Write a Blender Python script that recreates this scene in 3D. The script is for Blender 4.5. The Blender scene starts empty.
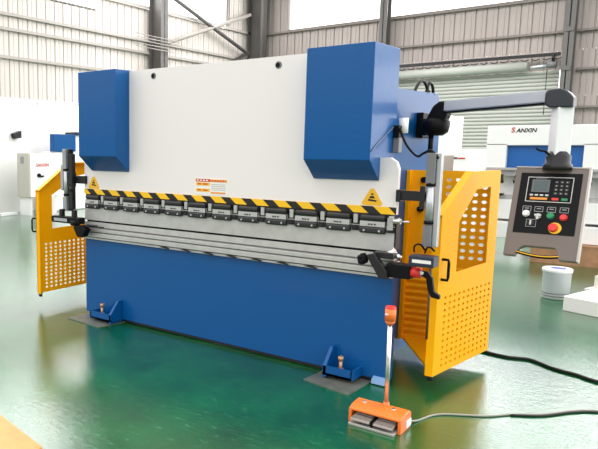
import bpy, bmesh, math, random
from mathutils import Vector, Matrix
random.seed(7)
R = math.radians
C = bpy.context.scene.collection
S = bpy.context.scene

# ------------------------------------------------------------------ camera
cam_data = bpy.data.cameras.new('camera')
cam_data.sensor_fit = 'HORIZONTAL'
cam_data.sensor_width = 36.0
cam_data.lens = 649.7 / 598 * 36.0
cam_data.shift_x = (299 - 154.5) / 598
cam_data.shift_y = (238.4 - 224.5) / 598
cam_data.clip_end = 200
cam = bpy.data.objects.new('camera', cam_data)
C.objects.link(cam)
cam.location = (1.49, -4.145, 1.55)
cam.rotation_euler = (math.pi / 2 - 0.137, -0.004, 0.707)
S.camera = cam

# ------------------------------------------------------------------ light
HALL_LOW, HALL_HIGH, OUTDOOR = .32, 1.8, 3.4
world = bpy.data.worlds.new('overcast_sky')
S.world = world
world.use_nodes = True
wn = world.node_tree
bg = wn.nodes['Background']
bg.inputs['Color'].default_value = (1.0, 0.985, 0.98, 1)
# overcast daylight beyond the far walls; behind the camera the open hall, dimmer near its floor
wtc = wn.nodes.new('ShaderNodeTexCoord')
wsep = wn.nodes.new('ShaderNodeSeparateXYZ')
wn.links.new(wtc.outputs['Generated'], wsep.inputs[0])


def wrange(src, a, b, c, d):
    n_ = wn.nodes.new('ShaderNodeMapRange')
    n_.interpolation_type = 'SMOOTHSTEP'
    for k_, v_ in zip(('From Min', 'From Max', 'To Min', 'To Max'), (a, b, c, d)):
        n_.inputs[k_].default_value = v_
    wn.links.new(src, n_.inputs['Value'])
    return n_.outputs['Result']


w_el = wrange(wsep.outputs['Z'], -.02, .16, HALL_LOW, HALL_HIGH)
w_dir = wrange(wsep.outputs['Y'], -.1, .25, 0.0, 1.0)
wmix = wn.nodes.new('ShaderNodeMix')
wn.links.new(w_dir, wmix.inputs[0])
wn.links.new(w_el, wmix.inputs[2])
wmix.inputs[3].default_value = OUTDOOR
wn.links.new(wmix.outputs[0], bg.inputs['Strength'])


def area(name, loc, rot, sx, sy, power, col=(1, 1, 1)):
    l = bpy.data.lights.new(name, 'AREA')
    l.shape = 'RECTANGLE'
    l.size, l.size_y, l.energy, l.color = sx, sy, power, col
    o = bpy.data.objects.new(name, l)
    C.objects.link(o)
    o.location, o.rotation_euler = loc, rot
    return o


# daylight coming in through the left and rear clerestory bands, plus a fill lamp added under the closed roof
area('daylight_left_band', (-11.45, 6.5, 6.35), (0, R(-90), 0), 1.6, 16.5, 620)
area('daylight_rear_band', (-.6, 16.5, 6.5), (R(-90), 0, 0), 19, 1.7, 750)
area('fill_under_roof', (-3, 10, 7.4), (0, 0, 0), 14, 5, 1200)

S.view_settings.view_transform = 'Standard'
S.view_settings.look = 'None'
S.view_settings.gamma = 1
S.view_settings.exposure = 0.06


# ------------------------------------------------------------------ materials
def lin(c):
    return tuple(((v / 255) / 12.92 if v / 255 <= .04045 else ((v / 255 + .055) / 1.055) ** 2.4) for v in c) + (1,)


def mat(name, rgb, rough=.5, metal=0, coat=0, bump=0, bscale=80, spec=.5, var=0, vscale=3):
    m = bpy.data.materials.new(name)
    m.use_nodes = True
    nt = m.node_tree
    b = nt.nodes['Principled BSDF']
    b.inputs['Base Color'].default_value = lin(rgb)
    b.inputs['Roughness'].default_value = rough
    b.inputs['Metallic'].default_value = metal
    b.inputs['Coat Weight'].default_value = coat
    b.inputs['Coat Roughness'].default_value = .12
    b.inputs['Specular IOR Level'].default_value = spec
    tc = nt.nodes.new('ShaderNodeTexCoord')
    if bump:
        n = nt.nodes.new('ShaderNodeTexNoise')
        n.inputs['Scale'].default_value = bscale
        n.inputs['Detail'].default_value = 4
        bp = nt.nodes.new('ShaderNodeBump')
        bp.inputs['Strength'].default_value = bump
        bp.inputs['Distance'].default_value = .01
        nt.links.new(tc.outputs['Object'], n.inputs['Vector'])
        nt.links.new(n.outputs['Fac'], bp.inputs['Height'])
        nt.links.new(bp.outputs['Normal'], b.inputs['Normal'])
    if var:
        n = nt.nodes.new('ShaderNodeTexNoise')
        n.inputs['Scale'].default_value = vscale
        n.inputs['Detail'].default_value = 6
        r = nt.nodes.new('ShaderNodeValToRGB')
        k = lin(rgb)
        r.color_ramp.elements[0].color = tuple(v * (1 - var) for v in k[:3]) + (1,)
        r.color_ramp.elements[1].color = tuple(min(1, v * (1 + var)) for v in k[:3]) + (1,)
        r.color_ramp.elements[0].position = .3
        r.color_ramp.elements[1].position = .7
        nt.links.new(tc.outputs['Object'], n.inputs['Vector'])
        nt.links.new(n.outputs['Fac'], r.inputs['Fac'])
        nt.links.new(r.outputs['Color'], b.inputs['Base Color'])
    return m


M = {}
M['blue'] = mat('blue_paint', (0, 80, 142), .4, coat=.25, spec=.25, bump=.08, bscale=60)
M['blue_cover'] = mat('blue_hammered_paint', (0, 84, 148), .36, coat=.22, spec=.2, bump=.12, bscale=30)
M['blue_bg'] = mat('blue_machine_paint', (30, 100, 175), .4)
M['white'] = mat('ivory_paint', (238, 232, 229), .35, coat=.1)
M['white_bg'] = mat('white_machine_paint', (248, 248, 246), .5)
M['yellow'] = mat('yellow_guard_paint', (252, 176, 0), .42, spec=.2)
M['steel'] = mat('ground_steel', (190, 189, 186), .4, metal=.35, var=.08, vscale=14)
M['steel_dark'] = mat('dull_steel', (120, 120, 118), .4, metal=.7)
M['chrome'] = mat('bright_steel', (215, 215, 212), .2, metal=.9)
M['black'] = mat('black_plastic', (14, 14, 16), .45, spec=.15)
M['black_metal'] = mat('blackened_steel', (38, 38, 40), .38, metal=.4)
M['clamp_dark'] = mat('oiled_steel', (62, 62, 62), .32, metal=.6)
M['rubber'] = mat('black_rubber', (16, 16, 16), .55)
M['grey'] = mat('grey_housing', (118, 118, 120), .4)
M['pale_post'] = mat('pale_grey_housing', (158, 160, 163), .35, metal=.2)
M['alu'] = mat('aluminium', (190, 192, 195), .3, metal=.6)
M['taupe'] = mat('taupe_console_paint', (120, 110, 104), .45, spec=.3)
M['orange'] = mat('orange_cast_paint', (240, 118, 38), .38, coat=.2, bump=.1, bscale=60)
M['red'] = mat('red_plastic', (228, 50, 45), .35)
M['green_button'] = mat('green_plastic', (20, 140, 90), .35)
M['yellow_plastic'] = mat('yellow_plastic', (250, 190, 30), .4)
M['white_plastic'] = mat('white_plastic', (240, 240, 240), .4)
M['screen'] = mat('grey_display', (74, 88, 90), .25)
M['silver_print'] = mat('silver_print', (205, 205, 200), .4)
M['orange_print'] = mat('orange_print', (235, 150, 50), .5)
M['red_print'] = mat('red_print', (200, 60, 40), .5)
M['grey_print'] = mat('grey_print', (150, 150, 150), .5)
M['black_print'] = mat('black_print', (18, 18, 18), .5)
M['haz_yellow'] = mat('hazard_yellow', (250, 196, 20), .45)
M['sign_yellow'] = mat('sign_yellow', (245, 185, 35), .5)
M['label_white'] = mat('label_white', (240, 238, 232), .45)
M['copper'] = mat('brassy_bolt', (190, 150, 115), .35, metal=.5)
M['plate'] = mat('worn_floor_plate', (112, 116, 106), .45, metal=.3, var=.25, vscale=9, bump=.2)
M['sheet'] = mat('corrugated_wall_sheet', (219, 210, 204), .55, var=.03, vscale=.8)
M['sheet_rear'] = mat('rear_wall_sheet', (172, 161, 156), .55, var=.03, vscale=.8)  # darker copy of the wall sheet, offsetting the stronger light on the rear wall
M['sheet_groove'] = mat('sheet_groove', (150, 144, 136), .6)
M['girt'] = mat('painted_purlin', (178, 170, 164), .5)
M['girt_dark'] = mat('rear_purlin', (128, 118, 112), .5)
M['column'] = mat('column_paint', (98, 94, 92), .5)
M['wall_white'] = mat('white_wall', (245, 244, 242), .6)
M['shutter'] = mat('shutter_paint', (184, 186, 178), .5)
M['roof'] = mat('roof_sheet', (150, 148, 145), .7)
M['wood'] = mat('pallet_wood', (176, 132, 96), .7, var=.2, vscale=8)
M['board'] = mat('orange_brown_board', (205, 140, 70), .5, var=.1, vscale=10)
M['foam'] = mat('white_foam', (244, 242, 236), .7)
M['card'] = mat('pale_card', (225, 220, 212), .8)
M['cable_grey'] = mat('grey_cable', (150, 148, 138), .5)
M['band'] = mat('steel_band', (120, 122, 118), .4, metal=.5)
M['beige'] = mat('beige_cabinet', (200, 196, 184), .5)

# pail plastic: milky
M['pail'] = mat('milky_plastic', (226, 230, 232), .35)
M['pail'].node_tree.nodes['Principled BSDF'].inputs['Transmission Weight'].default_value = .15

# window panes: thin clear sheet
g = bpy.data.materials.new('daylight_pane')
g.use_nodes = True
nt = g.node_tree
nt.nodes.remove(nt.nodes['Principled BSDF'])
tr = nt.nodes.new('ShaderNodeBsdfTransparent')
tr.inputs['Color'].default_value = (.97, .98, .98, 1)
gl = nt.nodes.new('ShaderNodeBsdfGlossy')
gl.inputs['Roughness'].default_value = .1
mx = nt.nodes.new('ShaderNodeMixShader')
mx.inputs[0].default_value = .05
nt.links.new(tr.outputs[0], mx.inputs[1])
nt.links.new(gl.outputs[0], mx.inputs[2])
nt.links.new(mx.outputs[0], nt.nodes['Material Output'].inputs[0])
M['pane'] = g


def floor_material():
    m = bpy.data.materials.new('green_epoxy_floor')
    m.use_nodes = True
    nt = m.node_tree
    b = nt.nodes['Principled BSDF']
    tc = nt.nodes.new('ShaderNodeTexCoord')
    n = nt.nodes.new('ShaderNodeTexNoise')
    n.inputs['Scale'].default_value = 1.6
    n.inputs['Detail'].default_value = 12
    n.inputs['Roughness'].default_value = .6
    r = nt.nodes.new('ShaderNodeValToRGB')
    r.color_ramp.elements[0].position = .3
    r.color_ramp.elements[0].color = lin((0, 62, 26))
    r.color_ramp.elements[1].position = .75
    r.color_ramp.elements[1].color = lin((20, 104, 54))
    nt.links.new(tc.outputs['Object'], n.inputs['Vector'])
    nt.links.new(n.outputs['Fac'], r.inputs['Fac'])
    # worn scratches, stretched along two directions
    mp = nt.nodes.new('ShaderNodeMapping')
    mp.inputs['Scale'].default_value = (9, 26, 1)
    mp.inputs['Rotation'].default_value = (0, 0, .5)
    n2 = nt.nodes.new('ShaderNodeTexNoise')
    n2.inputs['Scale'].default_value = 1.2
    n2.inputs['Detail'].default_value = 8
    n2.inputs['Roughness'].default_value = .7
    nt.links.new(tc.outputs['Object'], mp.inputs['Vector'])
    nt.links.new(mp.outputs['Vector'], n2.inputs['Vector'])
    sr = nt.nodes.new('ShaderNodeValToRGB')
    sr.color_ramp.elements[0].position = .56
    sr.color_ramp.elements[0].color = (0, 0, 0, 1)
    sr.color_ramp.elements[1].position = .72
    sr.color_ramp.elements[1].color = (1, 1, 1, 1)
    nt.links.new(n2.outputs['Fac'], sr.inputs['Fac'])
    mixc = nt.nodes.new('ShaderNodeMixRGB')
    mixc.inputs[2].default_value = lin((70, 128, 104))
    k = nt.nodes.new('ShaderNodeMath')
    k.operation = 'MULTIPLY'
    k.inputs[1].default_value = .6
    nt.links.new(sr.outputs['Color'], k.inputs[0])
    nt.links.new(k.outputs[0], mixc.inputs[0])
    nt.links.new(r.outputs['Color'], mixc.inputs[1])
    nt.links.new(mixc.outputs['Color'], b.inputs['Base Color'])
    rr = nt.nodes.new('ShaderNodeMapRange')
    rr.inputs['To Min'].default_value = FLOOR_R0
    rr.inputs['To Max'].default_value = FLOOR_R1
    nt.links.new(n2.outputs['Fac'], rr.inputs['Value'])
    nt.links.new(rr.outputs['Result'], b.inputs['Roughness'])
    b.inputs['Specular IOR Level'].default_value = .6
    b.inputs['Coat Weight'].default_value = .45
    b.inputs['Coat Roughness'].default_value = .07
    bp = nt.nodes.new('ShaderNodeBump')
    bp.inputs['Strength'].default_value = .2
    bp.inputs['Distance'].default_value = .01
    nt.links.new(n2.outputs['Fac'], bp.inputs['Height'])
    nt.links.new(bp.outputs['Normal'], b.inputs['Normal'])
    nt.links.new(bp.outputs['Normal'], b.inputs['Coat Normal'])
    return m


FLOOR_R0, FLOOR_R1 = .06, .2
M['floor'] = floor_material()


# ------------------------------------------------------------------ mesh helpers
def box(bm, x0, y0, z0, x1, y1, z1, mi=0, bev=0):
    vs = [bm.verts.new(p) for p in ((x0, y0, z0), (x1, y0, z0), (x1, y1, z0), (x0, y1, z0),
                                    (x0, y0, z1), (x1, y0, z1), (x1, y1, z1), (x0, y1, z1))]
    fs = [bm.faces.new([vs[i] for i in f]) for f in
          ((3, 2, 1, 0), (4, 5, 6, 7), (0, 1, 5, 4), (1, 2, 6, 5), (2, 3, 7, 6), (3, 0, 4, 7))]
    for f in fs:
        f.material_index = mi
    if bev:
        es = list({e for f in fs for e in f.edges})
        bmesh.ops.bevel(bm, geom=es, offset=bev, segments=2, affect='EDGES', profile=.5)
    return vs


def prism(bm, pts, axis, a, b, mi=0, bev=0):
    """polygon pts (2-D) extruded along axis from a to b. axis 0: pts=(y,z); 1: (x,z); 2: (x,y)"""
    def mk(p, t):
        return {0: (t, p[0], p[1]), 1: (p[0], t, p[1]), 2: (p[0], p[1], t)}[axis]
    A = [bm.verts.new(mk(p, a)) for p in pts]
    B = [bm.verts.new(mk(p, b)) for p in pts]
    fs = [bm.faces.new(A), bm.faces.new(B[::-1])]
    n = len(pts)
    for i in range(n):
        fs.append(bm.faces.new([A[i], B[i], B[(i + 1) % n], A[(i + 1) % n]]))
    for f in fs:
        f.material_index = mi
    bmesh.ops.recalc_face_normals(bm, faces=fs)
    if bev:
        es = list({e for f in fs for e in f.edges})
        bmesh.ops.bevel(bm, geom=es, offset=bev, segments=2, affect='EDGES', profile=.5)


def cyl(bm, p0, p1, r0, r1=None, seg=20, mi=0, cap=True):
    p0, p1 = Vector(p0), Vector(p1)
    r1 = r0 if r1 is None else r1
    d = (p1 - p0).normalized()
    u = d.orthogonal().normalized()
    v = d.cross(u)
    A, B = [], []
    for i in range(seg):
        t = 2 * math.pi * i / seg
        w = u * math.cos(t) + v * math.sin(t)
        A.append(bm.verts.new(p0 + w * r0))
        B.append(bm.verts.new(p1 + w * r1))
    fs = []
    for i in range(seg):
        f = bm.faces.new([A[i], A[(i + 1) % seg], B[(i + 1) % seg], B[i]])
        f.smooth = True
        fs.append(f)
    if cap:
        fs.append(bm.faces.new(A[::-1]))
        fs.append(bm.faces.new(B))
    for f in fs:
        f.material_index = mi


def lathe(bm, cx, cy, prof, seg=32, mi=0):
    rings = []
    for r, z in prof:
        rings.append([bm.verts.new((cx + r * math.cos(2 * math.pi * i / seg), cy + r * math.sin(2 * math.pi * i / seg), z))
                      for i in range(seg)])
    for a, b in zip(rings, rings[1:]):
        for i in range(seg):
            f = bm.faces.new([a[i], a[(i + 1) % seg], b[(i + 1) % seg], b[i]])
            f.smooth = True
            f.material_index = mi
    f = bm.faces.new(rings[0][::-1]); f.material_index = mi
    f = bm.faces.new(rings[-1]); f.material_index = mi


def smooth_path(pts, n=8):
    P = [Vector(p) for p in pts]
    P = [P[0] * 2 - P[1]] + P + [P[-1] * 2 - P[-2]]
    out = []
    for i in range(1, len(P) - 2):
        for k in range(n):
            t = k / n
            a, b, c, d = P[i - 1], P[i], P[i + 1], P[i + 2]
            out.append(.5 * ((2 * b) + (c - a) * t + (2 * a - 5 * b + 4 * c - d) * t * t + (3 * b - a - 3 * c + d) * t ** 3))
    out.append(P[-2])
    return out


def tube(bm, pts, r, seg=10, mi=0, smooth=True):
    P = smooth_path(pts) if smooth else [Vector(p) for p in pts]
    prev = None
    u = None
    rings = []
    for i, p in enumerate(P):
        d = (P[min(i + 1, len(P) - 1)] - P[max(i - 1, 0)]).normalized()
        if u is None:
            u = d.orthogonal().normalized()
        else:
            u = (u - d * u.dot(d)).normalized()
        v = d.cross(u)
        rings.append([bm.verts.new(p + (u * math.cos(2 * math.pi * k / seg) + v * math.sin(2 * math.pi * k / seg)) * r)
                      for k in range(seg)])
    for a, b in zip(rings, rings[1:]):
        for k in range(seg):
            f = bm.faces.new([a[k], a[(k + 1) % seg], b[(k + 1) % seg], b[k]])
            f.smooth = True
            f.material_index = mi
    f = bm.faces.new(rings[0][::-1]); f.material_index = mi
    f = bm.faces.new(rings[-1]); f.material_index = mi


def perf(bm, u0, v0, u1, v1, nu, nv, r, f3, seg=8, slot=1.0):
    """flat plate with nu x nv holes; f3 maps (u, v, side) to a 3-D point, side 0 front, 1 back"""
    du, dv = (u1 - u0) / nu, (v1 - v0) / nv
    cache = {}

    def V(u, v, s):
        k = (round(u, 5), round(v, 5), s)
        if k not in cache:
            cache[k] = bm.verts.new(f3(u, v, s))
        return cache[k]
    for i in range(nu):
        for j in range(nv):
            a, b = u0 + i * du, v0 + j * dv
            cu, cv = a + du / 2, b + dv / 2
            sq = [(a + du, cv), (a + du, b + dv), (cu, b + dv), (a, b + dv), (a, cv), (a, b), (cu, b), (a + du, b)]
            ci = [(cu + r * slot * math.cos(math.pi / 4 * k), cv + r * math.sin(math.pi / 4 * k)) for k in range(8)]
            for s in (0, 1):
                for k in range(8):
                    q = [V(*sq[k], s), V(*sq[(k + 1) % 8], s), V(*ci[(k + 1) % 8], s), V(*ci[k], s)]
                    bm.faces.new(q if s == 0 else q[::-1])
            for k in range(8):
                bm.faces.new([V(*ci[k], 0), V(*ci[(k + 1) % 8], 0), V(*ci[(k + 1) % 8], 1), V(*ci[k], 1)])


# ------------------------------------------------------------------ object helpers
def link(name, bm, mats, parent=None, origin=(0, 0, 0), recalc=True):
    """one mesh object; geometry is given in world coordinates (or the parent's, when origin is 0)"""
    if recalc:
        bmesh.ops.recalc_face_normals(bm, faces=bm.faces)
    me = bpy.data.meshes.new(name)
    o = Vector(origin)
    if o.length:
        bmesh.ops.translate(bm, verts=bm.verts, vec=-o)
    bm.to_mesh(me)
    bm.free()
    if not isinstance(mats, (list, tuple)):
        mats = [mats]
    for m in mats:
        me.materials.append(M[m] if isinstance(m, str) else m)
    ob = bpy.data.objects.new(name, me)
    C.objects.link(ob)
    if parent is None:
        ob.location = o
    else:
        ob.parent = parent
    return ob


def thing(name, label, cat, loc=(0, 0, 0), group=None):
    o = bpy.data.objects.new(name, None)
    C.objects.link(o)
    o.empty_display_size = .1
    o.location = loc
    tag(o, label, cat, group)
    return o


def tag(o, label, cat, group=None):
    o['label'] = label
    o['category'] = cat
    if group:
        o['group'] = group
    return o


def part(name, bm, mats, root, label=None):
    """part (or sub-part) whose geometry is in world coordinates, parented under root"""
    top = root
    org = Vector((0, 0, 0))
    while top is not None:
        org += top.location
        top = top.parent
    o = link(name, bm, mats, root, org)
    if label:
        o['label'] = label
    return o


def struct(name, bm, mats, recalc=True):
    o = link(name, bm, mats, recalc=recalc)
    o['kind'] = 'structure'
    return o


def B():
    return bmesh.new()


def text_bm(s, size, mw, thick=.002, shear=0):
    """text as a mesh in a bmesh, placed by matrix mw (text lies in local xy)"""
    cu = bpy.data.curves.new('lettering', 'FONT')
    cu.body = s
    cu.size = size
    cu.extrude = thick
    cu.shear = shear
    cu.offset = .0028 * size / .09
    cu.resolution_u = 3
    ob = bpy.data.objects.new('lettering', cu)
    C.objects.link(ob)
    dg = bpy.context.evaluated_depsgraph_get()
    me = bpy.data.meshes.new_from_object(ob.evaluated_get(dg))
    bm = bmesh.new()
    bm.from_mesh(me)
    bm.transform(mw)
    bpy.data.objects.remove(ob)
    bpy.data.curves.remove(cu)
    bpy.data.meshes.remove(me)
    return bm


FRONT = Matrix.Rotation(math.pi / 2, 4, 'X')          # text facing -y
SIDE = Matrix.Rotation(math.pi / 2, 4, 'Z') @ FRONT    # text facing +x

# ================================================================== SETTING
WX, WY, ZT = -11.6, 16.7, 7.6
bm = B()
box(bm, WX - .3, -7, -.2, 9, WY + .3, 0)
struct('floor', bm, 'floor')


def sheet_wall(segs, place, name, pitch=.29):
    """ribbed sheet. segs: (a0,a1,z0,z1) rectangles. place(a, depth, z) -> point"""
    bm = B()
    for a0, a1, z0, z1 in segs:
        n = max(1, round((a1 - a0) / pitch))
        p = (a1 - a0) / n
        prof = []
        for i in range(n):
            s = a0 + i * p
            prof += [(s, 0), (s + p * .38, 0), (s + p * .42, .012), (s + p * .5, .012), (s + p * .54, 0),
                     (s + p * .86, 0), (s + p * .89, -.035), (s + p * .97, -.035)]
        prof.append((a1, 0))
        lo = [bm.verts.new(place(a, d, z0)) for a, d in prof]
        hi = [bm.verts.new(place(a, d, z1)) for a, d in prof]
        for i in range(len(prof) - 1):
            f = bm.faces.new([lo[i], lo[i + 1], hi[i + 1], hi[i]])
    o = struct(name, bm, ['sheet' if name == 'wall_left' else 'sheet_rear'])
    return o


# left wall: white plinth, ribbon window, ribbed sheet, daylight band
sheet_wall([(-2, 8.6, 2.73, 5.25), (8.6, WY, 2.73, 5.64), (14.95, WY, 5.64, ZT), (-2, WY, 7.2, ZT)],
           lambda a, d, z: (WX + .1 + d, a, z), 'wall_left')
bm = B(); box(bm, WX - .1, -2, 0, WX + .12, WY, 2.06); struct('wall_left_lower', bm, 'wall_white')
sheet_wall([(WX, 9, 4.2, 5.64), (WX, 3.6, 3.0, 4.2), (WX, -10.15, 5.64, ZT), (WX, 9, 7.4, ZT), (-1.8, 3.6, 0, 3.0), (-11.6, -6.3, 0, 3.0)],  # gap at the far right, out of view, added for bright reflections
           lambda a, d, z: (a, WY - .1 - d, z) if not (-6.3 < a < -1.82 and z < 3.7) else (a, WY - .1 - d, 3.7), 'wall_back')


def window(name, frame_boxes, pane_box, fm='white_bg'):
    bm = B()
    for b in frame_boxes:
        box(bm, *b)
    f = struct(name, bm, fm)
    bm = B()
    box(bm, *pane_box)
    p = link('pane', bm, 'pane', f)
    p['kind'] = 'structure'


# ribbon window low on the left wall, panes between mullions
fr = [(WX - .02, -2, 2.06, WX + .12, WY - .6, 2.12), (WX - .02, -2, 2.68, WX + .12, WY - .6, 2.75)]
y = -1.2
while y < 16:
    fr.append((WX + .02, y - .02, 2.1, WX + .07, y + .02, 2.7))
    y += 1.3
fr.append((WX + .03, -2, 2.22, WX + .06, WY - .6, 2.24))
window('window_1', fr, (WX + .03, -2, 2.1, WX + .04, WY - .6, 2.7))
fr = [(WX, -2, 5.21, WX + .1, 8.6, 5.27), (WX, 8.6, 5.6, WX + .1, 14.95, 5.66), (WX, -2, 7.16, WX + .1, 14.95, 7.24), (WX, 14.9, 5.6, WX + .1, 14.98, 7.2)]  # lower near stretch is unseen, added to reflect in the floor
window('window_2', fr, (WX + .03, -2, 5.25, WX + .04, 14.95, 7.2), 'girt')
fr = [(-10.15, WY - .1, 5.6, 9, WY, 5.66), (-10.15, WY - .1, 7.36, 9, WY, 7.44), (-10.2, WY - .1, 5.6, -10.12, WY, 7.4)]
window('window_3', fr, (-10.15, WY - .05, 5.64, 9, WY - .04, 7.4), 'girt')

# roof over the rear of the hall
bm = B(); prism(bm, [(5.0, 8.6), (WY, ZT), (WY, ZT + .12), (5.0, 8.72)], 0, WX, 9)
struct('ceiling', bm, 'roof')

# girts along both walls
zs = [3.69, 4.34, 4.68]
for i, z in enumerate(zs):
    bm = B()
    box(bm, WX + .12, -2, z - .04, WX + .2, 16.3, z + .03)
    struct('trim_%d' % (i + 1), bm, 'girt')
bm = B(); box(bm, WX + .12, 8.6, 5.57, WX + .2, 16.3, 5.65); struct('trim_4', bm, 'girt')
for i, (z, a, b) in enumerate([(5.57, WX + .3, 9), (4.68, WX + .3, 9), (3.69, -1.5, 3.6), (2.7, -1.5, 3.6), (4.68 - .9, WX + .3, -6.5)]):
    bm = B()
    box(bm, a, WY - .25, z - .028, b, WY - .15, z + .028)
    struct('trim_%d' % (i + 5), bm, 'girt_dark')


def i_column(x, y, w, along, label):
    """I-section column; along: 'x' or 'y' direction of the web depth"""
    t = thing('steel_column', label, 'column', (x, y, 0), 'steel wall columns')
    bm = B()
    h = w / 2
    tw = .025
    if along == 'x':   # flanges face +-x, web along x
        box(bm, x - h, y - h * .7, 0, x - h + tw, y + h * .7, ZT)
        box(bm, x + h - tw, y - h * .7, 0, x + h, y + h * .7, ZT)
        box(bm, x - h, y - tw / 2, 0, x + h, y + tw / 2, ZT)
    else:
        box(bm, x - h * .7, y - h, 0, x + h * .7, y - h + tw, ZT)
        box(bm, x - h * .7, y + h - tw, 0, x + h * .7, y + h, ZT)
        box(bm, x - tw / 2, y - h, 0, x + tw / 2, y + h, ZT)
    part('shaft', bm, 'column', t)
    bm = B(); box(bm, x - h - .05, y - h - .05, 0, x + h + .05, y + h + .05, .03)
    part('base_plate', bm, 'column', t)
    for zz in (3.69, 4.68):
        bm = B()
        box(bm, x - .1, y - h - .03, zz - .06, x + .1, y - h, zz + .06)
        part('girt_cleat', bm, 'column', t)
    return t


i_column(WX + .42, 10.85, .46, 'x', 'tall grey steel column on the left wall above the white ram')
i_column(WX + .45, 16.2, .55, 'x', 'broad grey steel column in the far corner of the hall')
i_column(-6.6, WY - .45, .34, 'y', 'steel column rising behind the right blue cylinder cover')
i_column(-1.66, WY - .45, .34, 'y', 'steel column beside the roller shutter at the right')

# wind bracing in the left wall between column and corner
t = thing('wind_brace', 'crossing steel brace rods between two columns on the left wall', 'brace', (WX + .35, 13.5, 3))
for y0, z0, y1, z1 in ((11.15, 6.15, 15.85, 4.83), (11.15, 4.62, 15.85, 6.18)):
    bm = B(); cyl(bm, (WX + .36, y0, z0), (WX + .36, y1, z1), .06, seg=10)
    part('brace_rod', bm, 'column' if z0 > 5 else 'girt', t)
bm = B()
for k in range(5):
    box(bm, WX + .3, 15.05 + k * .1, 4.62 - .0 + k * .05, WX + .42, 15.35 + k * .1, 4.64 + k * .05)
part('rung', bm, 'column', t)
# conduits clipped round the left column
for k in range(5):
    bm = B()
    z = 4.36 + k * .085
    tube(bm, [(WX + .68, 9.6, z + .02), (WX + .72, 10.3, z), (WX + .72, 11.15, z), (WX + .6, 11.6, z + .01)], .012, 6)
    tag(link('conduit', bm, 'girt', origin=(WX + .68, 10.3, z)), ['lowest', 'second lowest', 'middle', 'second highest', 'highest'][k] + ' of the five thin pipes strapped round the left wall column', 'pipe', 'thin pipes bundled at the left wall column')

# roller shutter door with housing, beam, motor
bm = B()
pts = []
z = 0.0
slat_count = 36
for k in range(slat_count):
    z0 = k * 3.7 / slat_count
    h = 3.7 / slat_count
    pts += [(0, z0), (-.035, z0 + h * .2), (-.045, z0 + h * .5), (-.035, z0 + h * .85), (0, z0 + h * .97)]
lo = [bm.verts.new((-6.3, WY - .12 + p[0], p[1])) for p in pts]
hi = [bm.verts.new((-1.87, WY - .12 + p[0], p[1])) for p in pts]
for i in range(len(pts) - 1):
    bm.faces.new([lo[i], hi[i], hi[i + 1], lo[i + 1]])
d = struct('door_1', bm, 'shutter')
bm = B()
cyl(bm, (-6.3, WY - .38, 3.82), (-2.6, WY - .38, 3.82), .13, seg=20)
t = tag(link('shutter_barrel', bm, 'shutter', origin=(-4.2, WY - .38, 3.82)), 'pale roller tube above the slatted roller shutter', 'shutter roller')
bm = B()
box(bm, -7.0, WY - .5, 4.04, -1.84, WY - .4, 4.12)
t = tag(link('track_beam', bm, 'black_metal', origin=(-4.4, WY - .4, 4.08)), 'dark steel track beam running above the roller shutter', 'beam')
ORD = 'first second third fourth fifth sixth seventh eighth ninth tenth eleventh twelfth thirteenth fourteenth fifteenth sixteenth seventeenth eighteenth nineteenth twentieth'.split()
for k in range(20):
    bm = B()
    x = -6.85 + k * .255
    tube(bm, [(x, WY - .45, 3.99), (x + .1, WY - .45, 3.955), (x + .2, WY - .45, 3.99)], .012, 6)
    o = tag(link('cable_loop', bm, 'black_metal', origin=(x, WY - .45, 3.99)), ORD[k] + ' dark cable loop from the left under the track beam above the shutter', 'cable loop', 'cable loops under the track beam')
t = thing('shutter_motor', 'small motor with chain wheel at the right end of the shutter roller', 'motor', (-2.05, WY - .45, 3.7))
bm = B(); cyl(bm, (-2.1, WY - .5, 3.82), (-1.9, WY - .5, 3.82), .1, seg=14); part('drive_drum', bm, 'grey', t)
bm = B(); cyl(bm, (-2.5, WY - .55, 3.76), (-2.12, WY - .55, 3.78), .05, seg=12); part('motor_body', bm, 'alu', t)
bm = B(); cyl(bm, (-2.0, WY - .58, 3.98), (-1.94, WY - .58, 3.98), .09, seg=14); part('chain_wheel', bm, 'black_metal', t)
bm = B(); cyl(bm, (-2.1, WY - .56, 3.7), (-2.1, WY - .56, 2.5), .01, seg=6); part('chain', bm, 'black_metal', t)

# ================================================================== BACKGROUND MACHINES
# press brake beyond the console, right
bgm = thing('press_brake', 'white background press brake with blue recess behind the control console', 'press brake', (0, 6.6, 0))
bm = B()
X0, X1 = -1.08, 2.3
box(bm, X0, 6.42, 1.62, X1, 6.62, 1.9, bev=.01)
box(bm, X0, 6.42, 1.3, X0 + .27, 6.62, 1.64)
box(bm, X1 - .3, 6.42, 1.36, X1, 6.62, 1.64)
box(bm, .14, 6.42, 1.3, .42, 6.62, 1.64)
part('ram', bm, 'white_bg', bgm)
bm = B(); box(bm, X0 + .27, 6.5, 1.28, X1 - .3, 6.66, 1.63); part('blue_panel', bm, 'blue_bg', bgm)
bm = B(); box(bm, X0 + .02, 6.4, 1.265, X1 - .02, 6.44, 1.3); box(bm, X0, 6.46, 1.18, X1, 6.6, 1.275); part('upper_rail', bm, 'steel', bgm)
bm = B(); box(bm, X0 + .05, 6.66, .285, X1 - .05, 7.2, 1.85); part('rear_frame', bm, 'white_bg', bgm)
bm = B(); box(bm, X0 + .05, 6.35, .56, X1, 6.68, .84, bev=.008); part('table', bm, 'white_bg', bgm)
bm = B(); box(bm, X0 + .08, 6.42, .84, X1, 6.6, .9); part('die_rail', bm, 'steel', bgm)
bm = B(); box(bm, X0 + .0, 6.3, .285, X1 + .1, 6.68, .52, bev=.008); part('apron', bm, 'white_bg', bgm)
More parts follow.
